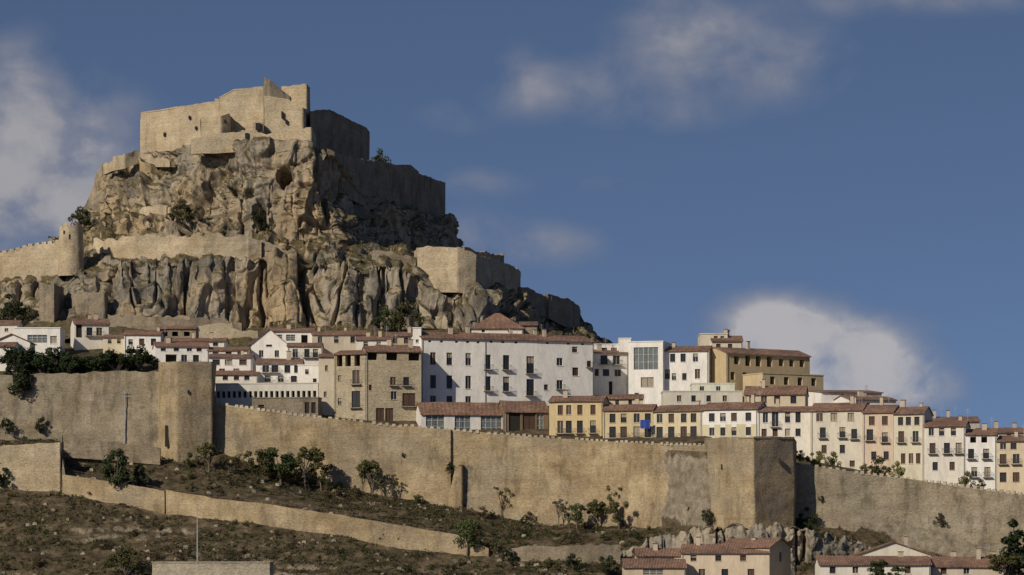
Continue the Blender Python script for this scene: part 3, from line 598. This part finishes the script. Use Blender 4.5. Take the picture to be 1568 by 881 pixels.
house('stone_house',386,487,610,660,708,706,dep=4,m=STONEG,roof='flat',wins=Rw([470,480],617,6,16,'d')+Rw([400],620,8,6,'d'))
# ---- foreground houses
house('cream_house',1043,1178,846,900,600,598,dep=9,col_=(.6,.5,.38),rise=2.3,chim=2,wins=Rw([1062,1100,1138],851,8,8)+Rw([1075,1110,1150],872,9,14))
house('cream_house',955,1050,868,905,594,dep=8,col_=(.55,.45,.33),rise=2.1,wins=Rw([1000],872,30,8,'g'))
house('cream_house',974,1045,850,900,603,dep=7,col_=(.55,.46,.36),rise=1.8,chim=1,wins=[(1010,851,44,9,'g')])
house('tan_house',1178.4,1211,838,900,598,606,dep=10,col_=(.4,.33,.24),roof='gable',rise=1.6,wins=Rw([1195],846,7,14,'d'))
house('cream_house',1255,1425,864,910,590,dep=9,col_=OFF,rise=2.1,chim=1,wins=Rw([1275,1310,1350,1390],868,8,10))
house('white_house',1306,1432,852,900,602,dep=8,col_=(.66,.62,.52),roof='gable',rise=2.6,chim=1)
house('cream_house',1425.4,1540,867,910,592,dep=9,col_=(.58,.5,.4),rise=2.4,chim=3,wins=Rw([1445,1480],870,8,9))
house('stone_building',233,413,862,930,585,dep=10,m=COPING,roof='flat')
# ---------------------------------------------------------------- vegetation
def leaves(C,Rr,n,size,flat=0.8):
    C=np.asarray(C,float); k=rng.integers(0,len(C),n); g=rng.normal(size=(n,3)); g/=np.linalg.norm(g,axis=1,keepdims=True)
    rad=rng.uniform(0.35,1,(n,1))**0.6
    c=C[k]+g*rad*np.asarray(Rr)[k][:,None]*np.array([1,1,flat])
    a=rng.normal(size=(n,3)); a/=np.linalg.norm(a,axis=1,keepdims=True); b=np.cross(a,g+0.3*rng.normal(size=(n,3))); b/=np.linalg.norm(b,axis=1,keepdims=True)+1e-9
    s=(size*rng.uniform(0.5,1.3,(n,1)))
    V=np.stack([c-a*s,c-b*s*.6,c+a*s,c+b*s*.6],1).reshape(-1,3); return V,np.arange(4*n).reshape(n,4)
def cone(p,q,r0,r1,n=6):
    p=np.array(p,float);q=np.array(q,float);d_=q-p;d_/=np.linalg.norm(d_); a=np.cross(d_,[.3,.9,.1]);a/=np.linalg.norm(a);b=np.cross(d_,a)
    t=np.arange(n)*2*np.pi/n; ring=np.cos(t)[:,None]*a+np.sin(t)[:,None]*b
    V=np.r_[p+ring*r0,q+ring*r1]; F=[(i,(i+1)%n,n+(i+1)%n,n+i) for i in range(n)]; return V,np.array(F)
_tm={}
def tree_mesh(kind,var,colr):
    k=(kind,var,colr)
    if k in _tm: return _tm[k]
    Vs=[];Fs=[];Ms=[];o=0
    def add(V,F,m):
        nonlocal o
        Vs.append(V);Fs.append(F+o);Ms.append(np.full(len(F),m)); o+=len(V)
    if kind=='tree':
        top=(rng.uniform(-.04,.04),rng.uniform(-.04,.04),.45); add(*cone((0,0,-.06),top,.035,.022),0)
        C=[];Rr=[]
        for i in range(11):
            an=rng.uniform(0,6.28); r_=rng.uniform(.1,.4); z=rng.uniform(.35,.95-.5*max(0,r_-.2)); e=(r_*math.cos(an),r_*math.sin(an),z)
            add(*cone((top[0],top[1],rng.uniform(.22,.45)),e,.016,.005,4),0)
            for j in range(3): C.append((e[0]+rng.uniform(-.1,.1),e[1]+rng.uniform(-.1,.1),e[2]+rng.uniform(-.1,.08))); Rr.append(rng.uniform(.06,.15))
        add(*leaves(C,Rr,2200,.032),1)
    elif kind=='sparse':
        add(*cone((0,0,-.06),(.03,0,.45),.022,.014),0); C=[];Rr=[]
        for i in range(12):
            an=rng.uniform(0,6.28); r_=rng.uniform(.1,.3); e=(r_*math.cos(an),r_*math.sin(an),rng.uniform(.55,1)); add(*cone((.02,0,rng.uniform(.2,.45)),e,.010,.003,4),0)
            C.append(e);Rr.append(rng.uniform(.05,.1))
        add(*leaves(C,Rr,420,.028),1)
    elif kind=='bush':
        C=[];Rr=[]
        for i in range(18):
            an=rng.uniform(0,6.28); r_=rng.uniform(0,.5); e=(r_*math.cos(an),r_*math.sin(an),rng.uniform(.1,.9)*(1-r_*.8)); add(*cone((0,0,-.05),e,.016,.006,4),0); C.append(e);Rr.append(rng.uniform(.09,.2))
        add(*leaves(C,Rr,1500,.038),1)
    elif kind=='conifer':
        add(*cone((0,0,-.05),(0,0,.95),.03,.006),0); C=[];Rr=[]
        for i in range(46):
            z=rng.uniform(.1,.98); r_=(1-z)*.3*rng.uniform(.5,1.1); an=rng.uniform(0,6.28); C.append((r_*math.cos(an),r_*math.sin(an),z)); Rr.append(.04+.07*(1-z))
        add(*leaves(C,Rr,2800,.026),1)
    me=bpy.data.meshes.new(kind); V=np.concatenate(Vs);F=np.concatenate(Fs);M_=np.concatenate(Ms)
    me.vertices.add(len(V)); me.vertices.foreach_set('co',V.ravel()); me.loops.add(F.size); me.loops.foreach_set('vertex_index',F.ravel().astype(np.int32))
    me.polygons.add(len(F)); me.polygons.foreach_set('loop_start',np.arange(0,F.size,4,dtype=np.int32)); me.polygons.foreach_set('loop_total',np.full(len(F),4,np.int32)); me.polygons.foreach_set('material_index',M_.astype(np.int32))
    me.update(calc_edges=True); me.materials.append(BARK); me.materials.append(LEAF[colr]); _tm[k]=me; return me
def plant(name,kind,px_,pyb,hpx,colr,D=None,wid=1.0):
    D=D or dfront(px_,pyb); o=bpy.data.objects.new(name,tree_mesh(kind,random.randint(0,3),colr)); o.location=P(px_,pyb,D)
    h=hpx*D/FP*1.1; o.scale=(h*wid,h*wid*random.uniform(.85,1.15),h); o.rotation_euler[2]=random.uniform(0,6.28); link(o)
for a in ((180,766,66,'dark',1.0),(430,744,52,'green',1),(468,750,58,'olive',1),(395,738,46,'olive',1),(320,724,40,'olive',1.1),(715,852,50,'green',1.1),(570,760,50,'olive',.9),(915,812,40,'olive',1),(948,811,42,'olive',1),(883,812,36,'green',1),(215,748,32,'dark',1),(450,738,44,'dark',1),(412,730,36,'green',1),(492,752,40,'olive',1),(350,730,30,'olive',1)):
    plant('deciduous_tree','tree',a[0],a[1],a[2],a[3],wid=a[4])
for a in ((768,792,42),(856,806,36),(942,796,46),(872,812,30),(365,728,30),(556,757,40),(600,765,34),(585,768,26),(1002,842,26)): plant('young_tree','sparse',*a,'olive')
for a in ((12,662,24,'dark',711),(64,662,24,'dark',711),(1235,812,34,'dark',None),(0,745,38,'dark',None),(190,884,50,'olive',None),(420,735,25,'olive',None),(140,760,16,'brown',None),(290,716,26,'olive',None),(500,752,22,'olive',None),(740,792,20,'brown',None),(810,800,20,'brown',None),(760,845,24,'olive',None),(880,875,30,'dark',None),(930,880,32,'dark',None),(60,870,18,'brown',None),(640,772,18,'olive',None),(1080,800,22,'dark',661),(780,860,22,'dark',None),(840,870,20,'olive',None),(980,860,22,'olive',None)):
    plant('shrub','bush',a[0],a[1],a[2],a[3],a[4])
for i in range(30): plant('shrub','bush',random.uniform(270,640),random.uniform(715,770),random.uniform(8,20),random.choice(['olive','brown','green']))
for i in range(24): plant('shrub','bush',random.uniform(650,1060),random.uniform(780,835),random.uniform(6,14),random.choice(['olive','brown','dark']))
for i in range(46): plant('shrub','bush',random.uniform(0,900),random.uniform(790,880),random.uniform(6,16),random.choice(['olive','brown','dark']))
for i in range(12):
    q_=random.uniform(1090,1330); plant('shrub','bush',q_,random.uniform(806,850),random.uniform(6,13),random.choice(['olive','brown']),648.5)
for a in ((1250,716,30,'yellow',664),(1275,718,26,'yellow',664),(1225,706,20,'yellow',664),(1350,731,36,'olive',662),(1375,733,26,'yellow',661),(1480,748,26,'yellow',657),(1325,728,22,'olive',662),(1500,750,18,'olive',656)): plant('shrub','bush',*a)
plant('wall_shrub','bush',691,726,20,'dark',694.0,.7); plant('wall_shrub','bush',1258,768,10,'olive',660); plant('wall_shrub','bush',617,700,7,'dark',695.8);plant('wall_shrub','bush',1440,805,20,'brown',655.5)
for a in ((583,260,30,'green',866,1.1),(285,338,38,'olive',827,1),(270,335,24,'olive',828,1),(397,352,40,'dark',821,.6),(122,350,34,'olive',834,1),(131,345,24,'dark',834,1),(612,505,52,'olive',790,1),(590,503,34,'green',790,1),(15,494,42,'dark',798,1.2),(45,490,22,'olive',798,1),(640,500,26,'olive',790,1),(440,384,10,'brown',809,1.6),(530,386,12,'brown',808,1.6),(500,384,9,'olive',808,1.4)): plant('shrub','bush',*a[:5],a[5])
for i in range(15): plant('deciduous_tree','tree',28+13.5*i+random.uniform(-5,5),588,random.uniform(38,54),'dark',719+random.uniform(0,6),1.15)
plant('conifer_tree','conifer',33,606,62,'dark',712,1.1); plant('conifer_tree','conifer',14,592,38,'dark',718,1)
plant('pine_tree','conifer',1552,900,96,'dark',600,1.3); plant('pine_tree','conifer',1575,905,84,'dark',606,1.3); plant('deciduous_tree','tree',1345,896,34,'green',582,1.3);plant('deciduous_tree','tree',1375,900,30,'green',582,1.3)
plant('deciduous_tree','tree',1540,900,46,'olive',590,1.4)
n=24000; q=rng.uniform(-150,1700,n); t=rng.uniform(0,1,n); b0=col(BASE,q,1); l0=col(LOW,q,1)-10; Dq=l0+(b0-1-l0)*t
mD=col(MIDB,q,1); keep=~((Dq>mD-0.7)&(Dq<mD+4.5)&(q<760)); xx=(q-CX)*Dq/FP; keep&=(vn(xx/6,Dq/4,0*xx,55)+0.8*vn(xx/2.2,Dq/2.2,0*xx,56)>-0.2); q=q[keep];Dq=Dq[keep]
zq=zfront(q,Dq); C=np.stack([(q-CX)*Dq/FP,Dq,zq+.15],-1)
R0=rng.uniform(.25,.7,len(C))*(1+0.9*(rng.random(len(C))<.07)); third=rng.integers(0,3,len(C))
for i,(nm,cc) in enumerate((('scrub','brown'),('scrub_bushes','olive'),('dark_scrub','dark'))):
    s=third==i; Vv,Ff=leaves(C[s],R0[s],int(s.sum()*18),.16,.7); mesh_np(nm,Vv,Ff,[LEAF[cc]])
nz=nn[...,2]; cand=np.argwhere((nz>0.45)&(V[...,1]<880)&(PXg>60)&(PXg<800)&(PYg<500)&((S==2)|(S==3)|(S==4)))
sel=cand[rng.integers(0,len(cand),1000)]; C=V[sel[:,0],sel[:,1]]; Vv,Ff=leaves(C,rng.uniform(.3,.9,len(C)),16000,.2,.7); mesh_np('ledge_vegetation',Vv,Ff,[LEAF['olive']])
mb=MB()
for i in range(380):
    q_=random.uniform(0,1300); Dd=random.uniform(640,float(col(BASE,q_,1))-2); z_=float(zfront(np.array([q_]),np.array([Dd]))[0]); x_=(q_-CX)*Dd/FP; s=random.uniform(.2,.8)
    top=[(x_+s*math.cos(a)*random.uniform(.4,.8),Dd+s*math.sin(a)*.7,z_+s*random.uniform(.4,.7)) for a in np.arange(6)*1.047]; bt=[(x_+s*math.cos(a)*1.1,Dd+s*math.sin(a),z_-.2) for a in np.arange(6)*1.047]
    mb.poly(top); 
    for k in range(6): mb.poly([bt[k],bt[(k+1)%6],top[(k+1)%6],top[k]])
mb.obj('loose_rocks',[ROCK2])
def pole(px_,pb,pt,D,arm=True):
    x,y,z=P(px_,pb,D); zt=(HZ-pt)*D/FP; mb=MB(); F=lambda u,v,w:(x+u,y+v,w)
    n=8
    for k in range(n):
        a=z-.5+(zt-z+.5)*k/n; b=z-.5+(zt-z+.5)*(k+1)/n; r=.13-.06*k/n; mb.box(F,-r,r,-r,r,a,b+.0)
    if arm: mb.box(F,-.9,.9,-.05,.05,zt-.6,zt-.5); mb.box(F,-.7,.7,-.05,.05,zt-1.3,zt-1.2)
    else: mb.box(F,0,.9,-.05,.05,zt-.05,zt+.05); mb.box(F,.6,1.1,-.12,.12,zt-.02,zt+.1)
    mb.obj('utility_pole' if arm else 'street_lamp',[GREYM])
pole(191,682,598,dfront(191,690)-1); pole(302,858,770,650,False)
mb=MB(); prev=None
for i in range(75):
    q_=110+i*7.8; m0=float(col(MIDB,q_,1))+4.2; z_=float(zfront(np.array([q_]),np.array([m0]))[0]); x_=(q_-CX)*m0/FP
    mb.box(lambda u,v,w:(x_+u,m0+v,w),-.03,.03,-.03,.03,z_-.1,z_+1.1)
    if prev:
        for h in (.55,1.05):
            a=prev; mb.poly([(a[0],a[1],a[2]+h),(x_,m0,z_+h),(x_,m0,z_+h+.05),(a[0],a[1],a[2]+h+.05)])
    prev=(x_,m0,z_)
mb.obj('railing',[M_plain('brown_rail',(.1,.07,.05))])
# ---------------------------------------------------------------- camera / light / sky
cam=bpy.data.cameras.new('camera'); co=link(bpy.data.objects.new('camera',cam)); co.location=(0,0,0); co.rotation_euler=(math.pi/2,0,0)
cam.sensor_width=36; cam.lens=FP/1568*36; cam.shift_y=(HZ-440.5)/1568; cam.clip_start=1; cam.clip_end=60000; sc.camera=co
sd=Vector((-0.56,-0.62,0.50)).normalized()
su=bpy.data.lights.new('sun','SUN'); su.energy=3.7; su.angle=math.radians(.5); su.color=(1,.885,.70); so=link(bpy.data.objects.new('sun',su)); so.rotation_euler=sd.to_track_quat('Z','Y').to_euler(); so.location=(-200,-100,300)
w=bpy.data.worlds.new('World'); sc.world=w; w.use_nodes=True; nt=w.node_tree; nt.nodes.clear()
out=nt.nodes.new('ShaderNodeOutputWorld'); tc=nt.nodes.new('ShaderNodeTexCoord'); sx=nt.nodes.new('ShaderNodeSeparateXYZ'); nt.links.new(tc.outputs['Generated'],sx.inputs[0])
X_,Y_,Z_=sx.outputs
zz=mth(nt,'ADD',mth(nt,'MULTIPLY',mth(nt,'ABSOLUTE',Z_),2.2),0.27); cb=nt.nodes.new('ShaderNodeCombineXYZ')
for a,b in zip((X_,Y_,zz),cb.inputs): nt.links.new(a,b)
nm=nt.nodes.new('ShaderNodeVectorMath'); nm.operation='NORMALIZE'; nt.links.new(cb.outputs[0],nm.inputs[0])
sk=nt.nodes.new('ShaderNodeTexSky'); sk.sky_type='NISHITA'; sk.sun_disc=False; sk.sun_elevation=math.asin(sd.z); sk.sun_rotation=math.atan2(sd.x,sd.y)%(2*math.pi); sk.altitude=900; sk.dust_density=1.0
nt.links.new(nm.outputs[0],sk.inputs[0])
bg=nt.nodes.new('ShaderNodeBackground'); bg.inputs[1].default_value=0.085
nt.links.new(mixc(nt,sk.outputs[0],(0.94,0.95,1.02),1.0,'MULTIPLY'),bg.inputs[0])
ym=mth(nt,'MAXIMUM',Y_,0.05); U=mth(nt,'MULTIPLY',mth(nt,'DIVIDE',X_,ym),50.0); Vv_=mth(nt,'MULTIPLY',mth(nt,'DIVIDE',Z_,ym),50.0)
cbn=nt.nodes.new('ShaderNodeCombineXYZ'); nt.links.new(U,cbn.inputs[0]); nt.links.new(mth(nt,'MULTIPLY',Vv_,1.25),cbn.inputs[1])
nz_=nt.nodes.new('ShaderNodeTexNoise'); nz_.inputs['Scale'].default_value=0.85; nz_.inputs['Detail'].default_value=8; nz_.inputs['Roughness'].default_value=.54; nz_.inputs['Distortion'].default_value=.2; nt.links.new(cbn.outputs[0],nz_.inputs['Vector'])
nb_=nt.nodes.new('ShaderNodeTexNoise'); nb_.inputs['Scale'].default_value=0.5; nb_.inputs['Detail'].default_value=4; nt.links.new(cbn.outputs[0],nb_.inputs['Vector'])
tot=None; right=None
for cx,cy,sx_,sy_,am in ((20,200,150,110,.85),(-30,320,190,110,1),(150,200,80,60,.65),(20,90,50,50,.45),(110,330,90,60,.5),(1060,80,120,70,.62),(1200,95,100,60,.64),(900,135,120,40,.52),(800,120,50,55,.52),(1040,20,80,50,.5),(1380,0,200,26,.6),(1000,180,110,25,.45),(810,375,110,35,.75),(720,350,60,30,.4),(740,280,80,25,.4),(940,285,60,20,.35),(690,180,60,30,.4),(1205,498,90,45,1.2),(1320,545,100,62,1.3),(1160,540,70,60,1.1),(1400,590,60,45,.9),(1250,600,150,50,1.0)):
    a=mth(nt,'DIVIDE',mth(nt,'SUBTRACT',U,(cx-CX)/100),sx_/100); b=mth(nt,'DIVIDE',mth(nt,'SUBTRACT',Vv_,(HZ-cy)/100),sy_/100)
    e=mth(nt,'MULTIPLY',mth(nt,'EXPONENT',mth(nt,'MULTIPLY',mth(nt,'ADD',mth(nt,'MULTIPLY',a,a),mth(nt,'MULTIPLY',b,b)),-1.0)),am)
    tot=e if tot is None else mth(nt,'ADD',tot,e)
    if cy>450: right=e if right is None else mth(nt,'ADD',right,e)
tot=mth(nt,'MINIMUM',tot,1.25)
den=mth(nt,'MULTIPLY',tot,mth(nt,'ADD',mth(nt,'MULTIPLY',nz_.outputs[0],2.5),-0.5))
al=ramp(nt,den,[(0.10,0.0),(0.45,0.42),(0.95,0.85)])
cc=ramp(nt,mth(nt,'ADD',mth(nt,'MULTIPLY',den,.5),mth(nt,'MULTIPLY',nb_.outputs[0],.6)),[(0.3,(0.19,0.205,0.265)),(0.6,(0.25,0.255,0.30)),(0.9,(0.39,0.375,0.385))])
cc=mixc(nt,cc,(0.50,0.475,0.47),mth(nt,'MINIMUM',mth(nt,'MULTIPLY',mth(nt,'MULTIPLY',right,den),.7),.8))
bc=nt.nodes.new('ShaderNodeBackground'); nt.links.new(cc,bc.inputs[0]); bc.inputs[1].default_value=1.0
fr=mth(nt,'MULTIPLY',al,mth(nt,'GREATER_THAN',Y_,0.1))
ms=nt.nodes.new('ShaderNodeMixShader'); nt.links.new(fr,ms.inputs[0]); nt.links.new(bg.outputs[0],ms.inputs[1]); nt.links.new(bc.outputs[0],ms.inputs[2]); nt.links.new(ms.outputs[0],out.inputs[0])
sc.view_settings.view_transform='Standard'; sc.view_settings.look='None'; sc.view_settings.exposure=0
